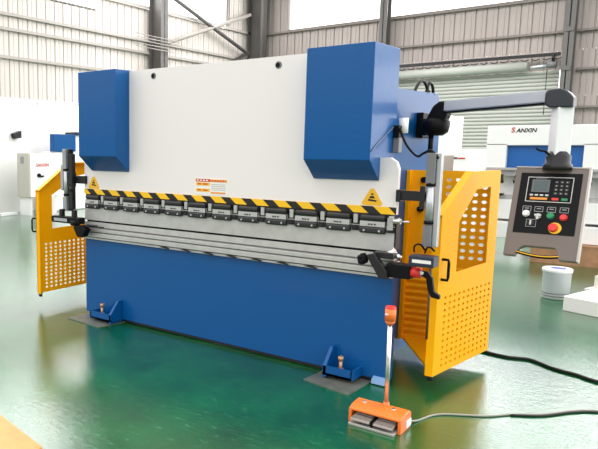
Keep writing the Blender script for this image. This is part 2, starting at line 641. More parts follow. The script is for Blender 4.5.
for k in range(8):
    x = X0 + .2 + k * .27
    bm = B()
    box(bm, x - .05, 6.36, 1.08, x + .05, 6.46, 1.2)
    cyl(bm, (x - .07, 6.38, 1.1), (x + .07, 6.38, 1.1), .025, seg=8)
    box(bm, x - .02, 6.4, .98, x + .02, 6.44, 1.09)
    part('clamp', bm, 'black_metal', bgm)
for k in range(3):
    x = X0 + .2 + k * .5
    bm = B()
    box(bm, x - .07, 6.3, .9, x + .09, 6.4, .93)
    cyl(bm, (x, 6.33, .9), (x, 6.33, 1.0), .022, seg=8)
    part('stop_finger', bm, 'black_metal', bgm)
sk = thing('wooden_skid', 'brown wooden skid under the white background press brake', 'skid', (.6, 6.3, 0))
for y in (6.16, 6.9):
    bm = B(); box(bm, -.35, y, 0.0, X1, y + .12, .26); part('runner', bm, 'wood', sk)
bm = B(); box(bm, -.3, 6.16, .255, X1, 7.02, .279); part('deck', bm, 'wood', sk)
tm = Matrix.Translation((-.70, 6.418, 1.805)) @ FRONT
part('lettering', text_bm('ANXIN', .08, tm, .001, .2), 'black_print', bgm)
tm = Matrix.Translation((-.765, 6.418, 1.805)) @ FRONT
part('lettering', text_bm('S', .1, tm, .001, .1), 'red_print', bgm, 'red initial of the lettering')

# further white housing behind the frame
hs = thing('machine_housing', 'tall white machine housing in front of the roller shutter', 'machine', (-2.6, 9.2, 0))
bm = B(); box(bm, -4.2, 9.0, 0, -2.38, 9.9, 2.2, bev=.02); part('tall_body', bm, 'white_bg', hs)
bm = B(); box(bm, -2.38, 9.0, 0, -1.15, 9.8, 1.56, bev=.02); part('low_body', bm, 'white_bg', hs)
bm = B(); box(bm, -2.37, 8.985, 1.385, -2.2, 9.0, 1.415); part('lettering', bm, 'black_print', hs)
bm = B(); box(bm, -2.19, 8.985, 1.385, -2.06, 9.0, 1.41); part('red_mark', bm, 'red_print', hs)
# tan box between frame and guard top
bm = B(); box(bm, -2.1, 5.0, 0, -1.29, 5.6, 1.48, bev=.01)
tag(link('storage_cabinet', bm, mat('tan_cabinet', (165, 152, 138), .6), origin=(-1.7, 5.3, 0)), 'tan cabinet partly hidden behind the yellow guard top', 'cabinet')

# left background: machine with blue panel, electrical cabinet
bl = thing('shearing_machine', 'white machine with a blue square panel by the left wall', 'machine', (-10.9, 6.8, 0))
bm = B(); box(bm, -11.3, 6.5, 0, -10.85, 9.2, 1.48, bev=.02); part('lower_body', bm, 'white_bg', bl)
bm = B(); box(bm, -11.3, 7.2, 1.48, -10.85, 9.2, 1.92, bev=.01); part('upper_body', bm, 'white_bg', bl)
bm = B(); box(bm, -10.95, 6.45, 1.47, -10.8, 7.18, 1.9, bev=.01); part('blue_panel', bm, 'blue', bl)
bm = B(); box(bm, -11.2, 7.18, 1.88, -10.8, 7.5, 1.96); part('top_bracket', bm, 'black_metal', bl)
cb = thing('electrical_cabinet', 'white electrical cabinet with grey side and a black rotary switch', 'cabinet', (-10.6, 5.8, 0))
bm = B(); box(bm, -10.86, 5.37, .42, -10.42, 6.26, 1.44, bev=.01); part('body', bm, 'beige', cb)
bm = B(); box(bm, -10.42, 5.4, .43, -10.4, 6.25, 1.43, bev=.004); part('door', bm, 'white_bg', cb)
bm = B(); cyl(bm, (-10.4, 5.63, .93), (-10.36, 5.63, .93), .045, seg=12); box(bm, -10.37, 5.63, .885, -10.355, 5.76, .925); part('rotary_switch', bm, 'black', cb)
tm = Matrix.Translation((-10.398, 5.56, 1.13)) @ SIDE
part('lettering', text_bm('SANXIN', .105, tm, .001), 'red_print', cb)
bm = B(); box(bm, -10.72, 5.365, 1.2, -10.6, 5.37, 1.36); part('vent_plate', bm, 'grey_print', cb)
for y in (5.42, 6.15):
    bm = B(); box(bm, -10.84, y, 0, -10.46, y + .06, .42); part('leg', bm, 'white_bg', cb)
bm = B(); box(bm, -10.1, 5.42, 0, -9.9, 5.68, .48, bev=.01)
tag(link('paper_bin', bm, 'card', origin=(-10, 5.5, 0)), 'narrow white box standing on the floor before the electrical cabinet', 'box')
bm = B(); prism(bm, [(5.68, 1.9), (5.9, 1.97), (5.9, 1.8), (5.72, 1.78)], 0, WX + .12, WX + .26)
tag(link('wall_bracket', bm, 'black_metal', origin=(WX + .3, 5.3, 1.85)), 'small black bracket on the white wall above the electrical cabinet', 'bracket')
bm = B(); lathe(bm, -11.25, 4.75, [(.14, .62), (.2, .66), (.2, 1.14), (.14, 1.18)], 20)
tag(link('wall_tank', bm, 'alu', origin=(-11.25, 4.75, .62)), 'rounded grey tank at the left edge against the white wall', 'tank')
ps = thing('power_strip', 'white power strip lying on the floor at the far left', 'power strip', (-10.85, 5.0, 0))
bm = B(); box(bm, -10.9, 4.82, 0, -10.78, 5.3, .07, bev=.01); part('body', bm, 'white_plastic', ps)
bm = B(); tube(bm, [(-10.84, 4.83, .04), (-10.8, 4.7, .05), (-11.0, 4.55, .2), (-11.3, 4.5, .35)], .012, 6); part('cord', bm, 'black', ps)

# ================================================================== THE PRESS BRAKE
PB = thing('press_brake', 'large blue and white press brake with yellow side guards in the foreground', 'press brake', (-1.45, .4, 0))


def P(name, bm, mats, parent=None, label=None):
    return part(name, bm, mats, parent or PB, label)


# side frames (C-shaped plates)
for x0, x1 in ((-.33, -.25), (-2.66, -2.58)):
    bm = B()
    prism(bm, [(.05, .008), (.2, .008), (.2, 0), (1.5, 0), (1.5, 1.9), (1.42, 2.0), (.5, 1.98), (.24, 1.98), (.24, 1.52), (.42, 1.5), (.55, 1.44),
               (.62, 1.3), (.62, .95), (.55, .82), (.42, .74), (.05, .7)], 0, x0, x1)
    P('side_frame', bm, 'blue')
bm = B(); box(bm, -2.58, .7, .2, -.33, .78, 1.9); P('rear_panel', bm, 'blue')
bm = B(); box(bm, -2.5, .85, 1.4, -.4, 1.4, 1.95, bev=.02); P('oil_tank', bm, 'blue')

# cylinder covers with chamfered undersides
for x0, x1 in ((-2.788, -2.335), (-.597, -.14)):
    bm = B()
    prism(bm, [(-.17, 1.485), (-.17, 2.205), (.25, 2.21), (.25, 1.5), (.02, 1.47), (.0, 1.355), (-.012, 1.352)], 0, x0, x1, bev=.004)
    P('cylinder_cover', bm, 'blue_cover')

# ram: white plate, shoulders at both ends
bm = B()
prism(bm, [(-2.897, 1.138), (-.018, 1.138), (-.018, 1.43), (-.035, 1.475), (-.075, 1.5), (-.2, 1.5), (-.2, 2.2), (-2.7, 2.2),
           (-2.7, 1.5), (-2.84, 1.5), (-2.88, 1.475), (-2.897, 1.43)], 1, 0, .035)
ram = P('ram', bm, 'white')
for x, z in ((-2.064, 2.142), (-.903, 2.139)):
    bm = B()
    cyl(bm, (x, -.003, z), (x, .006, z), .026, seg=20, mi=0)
    cyl(bm, (x - .004, -.005, z), (x - .004, .0, z), .017, seg=16, mi=1)  # off-centre black disc paints the shade inside the hole
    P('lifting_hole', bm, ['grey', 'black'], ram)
# hazard stripe
bm = B()
xa, xb, z0, z1 = -2.897, -.018, 1.138, 1.185
box(bm, xa, -.004, z0, xb, 0, z1, 0)
sp = .1864
x = -2.864
sl = .055
k = 0
while x < xb:
    q = [(x, z1), (x + .083, z1), (x + .083 + sl, z0), (x + sl, z0)]
    q2 = [(min(a, xb), b) for a, b in q]
    if q2[0][0] < q2[1][0]:
        prism(bm, q2 if x + .083 + sl <= xb else [(x, z1), (min(x + .083, xb), z1), (xb, z0 + max(0, 0)), (min(x + sl, xb - .001), z0)], 1, -.006, -.003, 1)
    x += sp
P('hazard_stripe', bm, ['haz_yellow', 'black_print'], ram)

# triangular warning signs
for cx in (-2.774, -.181):
    bm = B()
    zb, zt, w = 1.19, 1.298, .07
    prism(bm, [(cx - w + .012, zb), (cx + w - .012, zb), (cx + w, zb + .012), (cx + .012, zt), (cx - .012, zt), (cx - w, zb + .012)], 1, -.004, 0, 0)
    prism(bm, [(cx - .026, zb + .03), (cx + .028, zb + .024), (cx + .032, zb + .034), (cx - .022, zb + .042)], 1, -.006, -.004, 1)
    prism(bm, [(cx - .018, zb + .046), (cx + .02, zb + .046), (cx + .01, zb + .062), (cx - .012, zb + .06)], 1, -.006, -.004, 1)
    cyl(bm, (cx + .002, -.006, zb + .073), (cx + .002, -.004, zb + .073), .007, seg=10, mi=1)
    P('warning_sign', bm, ['sign_yellow', 'black_print'], ram)
# instruction label
bm = B()
x0, x1, z0, z1 = -1.625, -1.312, 1.195, 1.322
box(bm, x0, -.003, z0, x1, 0, z1, 0)
box(bm, x0 + .008, -.0045, z1 - .026, x0 + .15, -.003, z1 - .004, 1)
box(bm, x0 + .15, -.0045, z1 - .026, x1 - .008, -.003, z1 - .006, 2)
for dx in (.02, .05, .08, .11):
    box(bm, x0 + dx, -.0055, z1 - .02, x0 + dx + .018, -.0045, z1 - .01, 0)
for dx in (.165, .19, .215, .24, .265):
    box(bm, x0 + dx, -.0055, z1 - .02, x0 + dx + .016, -.0045, z1 - .012, 1)
for zz in (z1 - .056, z1 - .104):
    box(bm, x0 + .015, -.0045, zz, x0 + .145, -.003, zz + .024, 3)
    box(bm, x0 + .03, -.0055, zz + .008, x0 + .06, -.0045, zz + .017, 1)
    box(bm, x0 + .08, -.0055, zz + .008, x0 + .125, -.0045, zz + .017, 1)
for k in range(4):
    box(bm, x0 + .16, -.0045, z1 - .046 - k * .014, x1 - .02, -.003, z1 - .043 - k * .014, 4)
box(bm, x0 + .155, -.0045, z0 + .012, x1 - .02, -.003, z0 + .024, 2)
P('instruction_label', bm, ['label_white', 'red_print', 'orange_print', 'sign_yellow', 'grey_print'], ram)

# tool holder rail and punch
bm = B()
prism(bm, [(-.0, 1.138), (.06, 1.138), (.06, 1.03), (.012, 1.03), (.012, 1.09), (-.0, 1.1)], 0, -2.88, -.05)
P('holder_rail', bm, 'black_metal')
bm = B()
prism(bm, [(-.006, 1.06), (.014, 1.06), (.03, .96), (.03, .9), (.022, .896), (-.006, .9)], 0, -2.89, -.022)
P('punch', bm, 'steel')
blocks = [(-2.866 + .2376 * k, -2.866 + .2376 * k + .182) for k in range(12)]
proto = None
for i, (a, b) in enumerate(blocks):
    if proto is None:
        bm = B()
        box(bm, a + .008, -.034, 1.092, b - .008, .0, 1.13, 0, bev=.013)      # black top bar
        box(bm, a + .004, -.028, 1.05, b - .004, .0, 1.092, 1, bev=.004)       # silver wedge plate
        for u in (.38, .48, .6):
            xx = a + (b - a) * u
            box(bm, xx - .006, -.03, 1.064, xx + .007, -.027, 1.073, 0)
        proto = P('punch_clamp', bm, ['clamp_dark', 'steel'])
        bm = B(); box(bm, a + .003, -.034, 1.008, b - .003, -.0, 1.052, 0, bev=.012)
        prs = [P('clamp_bar', bm, 'clamp_dark', proto)]
        for u in (.22, .78):
            xx = a + (b - a) * u
            bm = B(); cyl(bm, (xx, -.038, 1.028), (xx, -.032, 1.028), .0075, seg=12)
            prs.append(P('clamp_screw', bm, 'chrome', proto))
    else:
        c = proto.copy(); C.objects.link(c); c.parent = PB
        c.location = (.2376 * i, 0, 0)
        for ch in prs:
            d = ch.copy(); C.objects.link(d); d.parent = c
# small adjusters between the clamps
proto2 = None
for i in range(12):
    x = -2.657 + .2376 * i
    if proto2 is None:
        bm = B()
        box(bm, x - .014, -.015, 1.07, x + .014, .0, 1.128, 0)
        box(bm, x - .024, -.018, 1.02, x + .024, .0, 1.055, 1)
        cyl(bm, (x, -.026, 1.038), (x, .0, 1.038), .012, seg=10, mi=1)
        proto2 = P('clamp_adjuster', bm, ['steel', 'black_metal'])
    else:
        c = proto2.copy(); C.objects.link(c); c.parent = PB; c.location = (.2376 * i, 0, 0)
bm = B()
cyl(bm, (-.03, -.02, 1.1), (.02, -.02, 1.1), .018, seg=12)
cyl(bm, (.02, -.02, 1.1), (.07, -.02, 1.1), .006, seg=10)
box(bm, -.06, -.035, 1.04, -.025, .02, 1.12)
P('wedge_adjuster', bm, 'chrome')
bm = B(); box(bm, -.022, -.002, .91, -.012, .07, 1.12); P('end_plate', bm, 'black_metal')

# die and clamping rail on the table
bm = B(); box(bm, -2.87, .004, .884, -.02, .03, .898); P('die_gap_shade', bm, 'black')  # black bar paints the dark gap between punch and die
bm = B()
prism(bm, [(-.012, .884), (.06, .884), (.06, .84), (-.012, .84)], 0, -2.885, -.015, bev=.002)
P('die', bm, 'steel')
bm = B(); box(bm, -2.88, -.004, .828, -.015, .06, .84); P('rail_groove', bm, 'steel_dark')
bm = B()
prism(bm, [(-.04, .828), (.1, .828), (.1, .8), (-.04, .8)], 0, -2.885, -.01, bev=.003)
P('die_holder', bm, 'steel')
bm = B(); box(bm, -2.88, -.024, .79, -.015, .08, .8); P('rail_groove', bm, 'steel_dark')
bm = B()
prism(bm, [(-.044, .79), (.1, .79), (.1, .752), (-.044, .752)], 0, -2.89, -.015, bev=.003)
P('clamping_rail', bm, 'steel')
bm = B(); box(bm, -2.885, -.02, .744, -.015, .08, .752); P('rail_groove', bm, 'black_metal')
bm = B(); box(bm, -2.89, -.03, .728, -.015, .09, .744, bev=.002); P('table_edge', bm, 'steel')
for k in range(7):
    x = -1.95 + k * .22
    bm = B()
    prism(bm, [(x, .742), (x + .1, .732), (x + .1, .738), (x + .05, .752)], 1, -.056, -.045)
    P('rail_clip', bm, 'black_metal')

# blue table beam
bm = B()
box(bm, -2.89, 0, .03, -.02, .09, .728, bev=.003)
P('table', bm, 'blue')
bm = B()
box(bm, -2.86, .01, .009, -.05, .08, .03)
P('table_foot_strip', bm, 'black_metal')


def bracket(x0, x1, gx, bx):
    bm = B()
    # base channel with front lip
    box(bm, x0, -.15, .03, x1, .0, .045)
    box(bm, x0, -.15, .03, x1, -.135, .095)
    # gusset
    s = .012
    prism(bm, [(-.15, .012), (.0, .012), (.0, .205), (-.05, .205), (-.15, .095)], 0, gx - s, gx + s, bev=.002)
    o = x0 if abs(gx - x1) < abs(gx - x0) else x1
    prism(bm, [(-.15, .03), (.0, .03), (.0, .095), (-.15, .095)], 0, o - .008, o + .008)
    br = P('floor_bracket', bm, 'blue')
    bm = B()
    cyl(bm, (bx, -.08, .009), (bx, -.08, .15), .012, seg=12)
    cyl(bm, (bx, -.08, .05), (bx, -.08, .075), .024, seg=6)
    cyl(bm, (bx, -.08, .13), (bx, -.08, .16), .02, seg=6)
    P('levelling_bolt', bm, 'copper', br)


bracket(-.41, -.2, -.395, -.31)
bracket(-2.68, -2.42, -2.435, -2.6)
bm = B(); prism(bm, [(-.04, .008), (.0, .008), (.0, .05), (-.03, .035)], 0, -.112, -.02); P('wedge_shim', bm, mat('pale_blue_paint', (120, 160, 200), .4))


# ---- yellow guards.  d=+1 right guard, d=-1 left guard
def guard(p0, dirv, length, inner, bz, d):
    """p0: (x,y) of front edge, dirv: unit direction of the side panel, inner: (x,y) by the machine at the back"""
    dx, dy = dirv
    nx, ny = dy, -dx                 # outward for the right guard
    th = .007
    up_ = .25 if d > 0 else .2
    inner_corner = (.49, 1.29) if d > 0 else (.56, 1.27)

    def f3(s, z, side):
        o = th * (0.5 - side)
        return (p0[0] + dx * s + nx * o, p0[1] + dy * s + ny * o, z)
    zt, zb = 1.41, bz
    L = length
    bm = B()

    def poly(pts):
        A = [bm.verts.new(f3(s, z, 0)) for s, z in pts]
        Bk = [bm.verts.new(f3(s, z, 1)) for s, z in pts]
        bm.faces.new(A); bm.faces.new(Bk[::-1])
        for i in range(len(pts)):
            j = (i + 1) % len(pts)
            bm.faces.new([A[i], Bk[i], Bk[j], A[j]])
    # frame strips round the window
    poly([(0, .68), (up_, .755), (up_, 1.09), (.0, 1.145)])                       # front upright
    poly([(0, 1.145), (up_, 1.09), inner_corner, (.41, zt)])                       # slanted strip
    poly([(.41, zt), inner_corner, (.72, 1.30), (L, zt)])                          # top strip
    poly([(L, zt), (.72, 1.30), (.73, .765), (L, .68)])                           # rear upright
    poly([(0, .68), (L, .68), (.73, .765), (up_, .755)])                          # sill
    # perforated lower sheet with plain border
    u0, u1, v0, v1 = .085, L - .03, zb + .03, .625
    poly([(0, zb), (u0, v0), (u0, v1), (0, .68)])
    poly([(L, zb), (L, .68), (u1, v1), (u1, v0)])
    poly([(0, zb), (L, zb), (u1, v0), (u0, v0)])
    poly([(0, .68), (u0, v1), (u1, v1), (L, .68)])
    perf(bm, u0, v0, u1, v1, 11, 12, .0105 if d > 0 else .012, f3, slot=1.45)
    # front flange folded inwards (follows the cut corner)
    fx, fy = (-1, .0) if d > 0 else (1, .0)
    w = .045

    def fl(pa, pb):
        a = Vector(f3(pa[0], pa[1], .5)); b = Vector(f3(pb[0], pb[1], .5))
        q = [a, b, b + Vector((fx * w, fy * w, 0)), a + Vector((fx * w, fy * w, 0))]
        off = Vector((0, .01, 0)) if pa[0] == pb[0] else Vector((0, 0, -.012))
        A = [bm.verts.new(v) for v in q]; Bk = [bm.verts.new(v + off) for v in q]
        bm.faces.new(A); bm.faces.new(Bk[::-1])
        for i in range(4):
            j = (i + 1) % 4
            bm.faces.new([A[i], Bk[i], Bk[j], A[j]])
    fl((0, zb), (0, 1.145)); fl((0, 1.145), (.41, zt)); fl((.41, zt), (L, zt))
    g = P('safety_guard', bm, 'yellow')
    # back sheet
    e = (p0[0] + dx * L, p0[1] + dy * L)
    ix, iy = inner
    bl_ = Vector((e[0] - ix, e[1] - iy, 0)); bw = bl_.length; bdir = bl_.normalized()
    bn = Vector((-bdir.y, bdir.x, 0)) * d

    def b3(s, z, side):
        v = Vector((ix, iy, z)) + bdir * s + bn * (.016 * side)
        return v
    bm = B()

    def bpoly(pts):
        A = [bm.verts.new(b3(s, z, 0)) for s, z in pts]
        Bk = [bm.verts.new(b3(s, z, 1)) for s, z in pts]
        bm.faces.new(A); bm.faces.new(Bk[::-1])
        for i in range(len(pts)):
            j = (i + 1) % len(pts)
            bm.faces.new([A[i], Bk[i], Bk[j], A[j]])
    m = .4 * bw
    bpoly([(0, .74), (m, .74), (m, 1.40), (0, 1.40)])
    bpoly([(m, 1.36), (bw, 1.36), (bw, 1.40), (m, 1.40)])
    perf(bm, m, .74, bw, 1.36, max(3, round((bw - m) / .058)), 12, .0128, b3, slot=1.4)
    bpoly([(0, .70), (bw, .70), (bw, .74), (0, .74)])
    if d > 0:      # horizontal ribs shaped to stand for light streaks on the lower part
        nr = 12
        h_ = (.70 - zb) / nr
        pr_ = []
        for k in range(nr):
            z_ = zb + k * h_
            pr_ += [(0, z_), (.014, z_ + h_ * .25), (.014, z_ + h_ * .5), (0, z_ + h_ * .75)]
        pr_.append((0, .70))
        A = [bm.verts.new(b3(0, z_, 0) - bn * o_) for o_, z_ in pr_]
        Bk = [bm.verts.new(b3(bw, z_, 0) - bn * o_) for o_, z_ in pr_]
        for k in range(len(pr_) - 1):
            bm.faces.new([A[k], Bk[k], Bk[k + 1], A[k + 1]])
    else:
        perf(bm, 0.0, zb, bw, .70, max(6, round(bw / .055)), 11, .013, b3)
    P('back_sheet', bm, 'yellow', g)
    bm = B()
    a = f3(0.02, zb, .5)
    b = f3(L, zb, .5)
    prism(bm, [(a[0], a[1]), (b[0], b[1]), (ix, iy)], 2, zb, zb + .012)
    if d > 0:
        P('bottom_sheet', bm, 'yellow', g)
    else:
        bm.free()
    # folded edge posts on the back sheet
    bm = B()
    q0 = Vector((ix, iy, 0)) + bdir * .0 - bn * .0
    box(bm, ix - .012, iy - .05, zb, ix + .012, iy, 1.40)
    P('inner_edge', bm, 'yellow', g)
    # black handle on the front
    bm = B()
    s0 = .04
    pts = []
    for s, z, o in ((s0, .885, 0), (s0, .885, .028), (s0 + .035, .885, .045)):
        pass
    a0 = Vector(f3(s0, .865, 0)); b0 = Vector(f3(s0, .735, 0)); nn = Vector((nx, ny, 0)) * (.042 if d > 0 else -.042)
    if d < 0:
        a0 = Vector(f3(s0, .865, 1)); b0 = Vector(f3(s0, .735, 1))
        nn = Vector((-.075, -.03, 0))
    tube(bm, [a0, a0 + nn * .9, a0 + nn + Vector((0, 0, -.02)), b0 + nn + Vector((0, 0, .02)), b0 + nn * .9, b0], .009, 8, smooth=False)
    P('handle', bm, 'black', g)
    bm = B(); c0 = Vector(f3(.02, zb, .5)); cyl(bm, c0 + Vector((-.02 * d, 0, -.03)), c0 + Vector((-.02 * d, 0, .01)), .018, seg=10)
    P('rubber_foot', bm, 'rubber', g)
    return g


gv = Vector((.1365, 1)).normalized()
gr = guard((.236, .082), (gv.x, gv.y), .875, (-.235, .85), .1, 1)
for zz, xx in ((1.329, -.133), (1.112, -.149)):
    bm = B(); cyl(bm, (xx, .875, zz), (xx, .83, zz), .022, seg=12); P('bolt_head', bm, 'black', gr)
gl_ = guard((-3.5, -.083), (.0, 1.0), .8, (-2.7, .72), .12, -1)


# ---- light-curtain posts carried by arms from the ram
def post(x, y, d, z0, z1):
    housing = 'grey'
    if d < 0:
        housing = 'pale_post'
    bm = B()
    prism(bm, [(x - .026, y - .026), (x + .024, y - .026), (x + .024, y + .02), (x - .026, y + .02)], 2, z1 - .185, z1, bev=.003)
    o = P('light_curtain_post', bm, housing)
    bm = B()
    prism(bm, [(x - .026, y - .026), (x + .024, y - .026), (x + .024, y + .02), (x - .026, y + .02)], 2, z0, z0 + .13, bev=.003)
    P('lower_housing', bm, housing, o)
    bm = B(); cyl(bm, (x, y, z0 + .13), (x, y, z1 - .185), .024, seg=18)
    P('sensor_tube', bm, 'alu', o)
    for zz in (z0 + .14, z1 - .2):
        bm = B(); cyl(bm, (x - .0, y, zz), (x, y, zz + .02), .028, seg=14); P('tube_collar', bm, 'black', o)
    bm = B(); box(bm, x + .025, y + .0, z0, x + .053, y + .045, z1, bev=.004)
    P('mounting_rail', bm, 'alu' if d > 0 else 'black_metal', o)
    # arm from the ram
    bm = B()
    if d > 0:
        box(bm, -.005, y + .03, 1.235, x + .0, y + .06, 1.295)
        box(bm, -.017, y + .02, 1.225, .012, .06, 1.3)
        box(bm, x - .06, y - .01, 1.19, x - .03, y + .05, 1.33)
    else:
        box(bm, x + .03, y + .02, 1.23, -2.86, y + .05, 1.3)
        box(bm, x + .03, y - .02, 1.2, x + .08, y + .05, 1.33)
        cyl(bm, (x + .09, y - .02, 1.2), (x + .09, y - .02, 1.16), .02, seg=10)
    P('post_arm', bm, 'black_metal', o)
    return o


pr = post(.2, -.05, 1, .96, 1.532)
pl = post(-3.09, -.05, -1, .97, 1.545)
bm = B(); box(bm, -3.165, -.055, 1.16, -3.135, -.03, 1.4, bev=.003); P('side_scale', bm, 'alu', pl)
bm = B(); box(bm, -3.03, -.075, .99, -2.985, -.03, 1.5, bev=.003); P('sensor_strip', bm, 'black_metal', pl)

# laser boxes below the posts
bm = B(); box(bm, .142, -.2, .855, .29, -.1, .92, bev=.006); lb = P('laser_box', bm, mat('dark_blue_case', (28, 40, 60), .4))
bm = B(); box(bm, .165, -.2025, .878, .275, -.2, .898); P('box_label', bm, 'label_white', lb)
bm = B(); tube(bm, [(.16, -.16, .935), (.165, -.17, .975), (.19, -.15, .985), (.21, -.12, .95)], .006, 6); tube(bm, [(.22, -.15, .935), (.235, -.16, .97), (.25, -.14, .97), (.26, -.1, .945)], .006, 6)
P('clamp_wire', bm, 'black', lb)
bm = B(); cyl(bm, (.23, -.05, .87), (.23, -.05, .38), .008, seg=8)
P('drop_rod', bm, mat('brown_rod', (110, 70, 30), .5), lb)
bm = B(); box(bm, -3.21, -.14, .865, -2.83, -.06, .925, bev=.006); lb2 = P('laser_box', bm, 'black')
bm = B(); box(bm, -3.17, -.1425, .88, -2.99, -.14, .908); P('box_label', bm, mat('label_grey', (165, 170, 172), .5), lb2)
for x in (-3.1, -2.93):
    bm = B(); box(bm, x - .02, -.12, .925, x + .02, -.08, .99, bev=.004); P('clamp_wire', bm, 'black_metal', lb2)

# ---- front support arms and stops
sa = None
bm = B()
box(bm, -.02, -.13, .755, .135, -.03, .842, bev=.006)
sa = P('support_arm', bm, 'black')
bm = B(); prism(bm, [(-.14, .885), (-.09, .9), (.0, .79), (-.0, .745), (-.05, .745)], 1, -.16, -.11, bev=.004); P('slanted_link', bm, 'black_metal', sa)
bm = B(); box(bm, -.11, -.12, .868, .02, -.05, .905, bev=.004); P('cross_bar', bm, 'black_metal', sa)
bm = B()
cyl(bm, (-.185, -.15, .85), (-.14, -.15, .862), .03, seg=10)
for k in range(5):
    a = 2 * math.pi * k / 5
    cyl(bm, (-.18, -.15 + .026 * math.cos(a), .852 + .026 * math.sin(a)), (-.15, -.15 + .026 * math.cos(a), .86 + .026 * math.sin(a)), .012, seg=8)
P('star_knob', bm, 'black', sa)
bm = B(); cyl(bm, (.135, -.1, .8), (.19, -.1, .802), .033, seg=20); P('red_collar', bm, 'red', sa)
bm = B()
prism(bm, [(.19, .82), (.235, .815), (.262, .78), (.275, .7), (.31, .68), (.31, .655), (.262, .662), (.24, .7), (.225, .775), (.19, .79)], 1, -.12, -.09, bev=.004)
P('curved_lever', bm, 'black', sa)
bm = B(); cyl(bm, (.2, -.125, .806), (.2, -.085, .806), .012, seg=12); P('lever_pin', bm, 'chrome', sa)
bm = B(); cyl(bm, (-.04, -.06, .885), (.01, -.06, .915), .022, seg=12); cyl(bm, (.01, -.06, .89), (.05, -.06, .87), .016, seg=12)
P('link_pin', bm, 'chrome', sa)
bm = B()
prism(bm, [(-2.9, .845), (-2.82, .86), (-2.73, .83), (-2.78, .755), (-2.84, .75), (-2.86, .77)], 1, -.15, -.08, bev=.006)
sb = P('support_arm', bm, 'black')
bm = B(); box(bm, -2.79, -.12, .85, -2.66, -.07, .868); box(bm, -2.72, -.12, .852, -2.56, -.09, .862); P('cross_bar', bm, 'black_metal', sb)
bm = B(); cyl(bm, (-2.94, -.12, .875), (-2.86, -.12, .875), .03, seg=12); P('star_knob', bm, 'black', sb)

# ---- small hardware at the right end of the frame
bm = B(); box(bm, -.14, .19, 1.63, -.1, .25, 1.71, bev=.004); ls = P('limit_switch', bm, 'black')
bm = B(); box(bm, -.14, .2, 1.53, -.1, .26, 1.63, bev=.004); P('switch_body', bm, 'grey', ls)
bm = B(); cyl(bm, (-.1, .27, 1.66), (-.1, .27, 1.76), .03, seg=14); P('sensor_cap', bm, 'white_plastic', ls)
bm = B(); tube(bm, [(-.1, .2, 1.69), (-.06, .2, 1.6), (.0, .16, 1.54), (.07, .08, 1.51), (.13, .0, 1.53), (.19, -.05, 1.545), (.235, -.05, 1.5)], .008, 8)
P('signal_cable', bm, 'black', ls)
bm = B(); tube(bm, [(-.135, .19, 1.7), (-.135, .0, 1.62), (-.135, -.16, 1.54)], .003, 6); P('signal_wire', bm, 'grey', ls)
bm = B()
tube(bm, [(-.26, .9, 1.985), (-.26, 1.0, 2.06), (-.26, 1.1, 2.07), (-.26, 1.22, 2.0)], .012, 8)
tube(bm, [(-.26, 1.15, 1.98), (-.26, 1.22, 2.07), (-.26, 1.3, 2.05), (-.26, 1.33, 1.98)], .012, 8)
P('hydraulic_hose', bm, 'black')

# ---- pendant arm
bm = B()
prism(bm, [(.95, 1.64), (1.13, 1.64), (1.13, 1.8), (1.05, 1.83), (.95, 1.83)], 0, -.25, -.2, bev=.005)
box(bm, -.21, .9, 1.66, -.13, 1.02, 1.78, bev=.008)
arm = P('pendant_arm', bm, 'black')
bm = B()
sx, sy = -.09, .9
lathe(bm, sx, sy, [(.05, 1.655), (.085, 1.68), (.095, 1.72), (.095, 1.76), (.06, 1.785)], 28)
P('swivel_joint', bm, 'black', arm)
bm = B()
prism(bm, [(-.16, 1.74), (-.03, 1.74), (.0, 1.8), (.0, 1.9), (-.06, 1.9), (-.1, 1.87), (-.13, 1.81)], 1, .84, .95, bev=.01)
P('arm_shoulder', bm, 'black', arm)
bm = B(); cyl(bm, (sx - .02, sy - .03, 1.5), (sx - .02, sy - .03, 1.66), .018, seg=12); P('swivel_pin', bm, 'black', arm)
# the box-section boom
a = Vector((-.04, .885, 1.862)); b = Vector((.7, .6, 1.885))
dv = (b - a).normalized(); sd = dv.cross(Vector((0, 0, 1))).normalized(); up = sd.cross(dv)


def beam(bm, a, b, sd, up, w, h, h2=None):
    h2 = h2 or h
    A = [bm.verts.new(a + sd * sx_ * w + up * sz * h) for sx_, sz in ((-1, -1), (1, -1), (1, 1), (-1, 1))]
    Bv = [bm.verts.new(b + sd * sx_ * w + up * sz * h2) for sx_, sz in ((-1, -1), (1, -1), (1, 1), (-1, 1))]
    bm.faces.new(A); bm.faces.new(Bv[::-1])
    for i in range(4):
        bm.faces.new([A[i], Bv[i], Bv[(i + 1) % 4], A[(i + 1) % 4]])


bm = B(); beam(bm, a, b, sd, up, .036, .037); bmesh.ops.bevel(bm, geom=list(bm.edges), offset=.006, segments=2, affect='EDGES')
P('boom', bm, mat('brushed_boom', (205, 205, 206), .3, metal=.25), arm)
bm = B(); beam(bm, a + dv * .02 - up * .044, b - up * .044, sd, up, .038, .006); P('boom_trim', bm, 'black', arm)
# elbow
bm = B()
prism(bm, [(.66, 1.83), (.69, 1.81), (.815, 1.81), (.815, 1.87), (.78, 1.91), (.74, 1.93), (.67, 1.92), (.66, 1.9)], 1, .54, .67, bev=.01)
P('elbow', bm, mat('dark_elbow', (42, 46, 54), .35), arm)
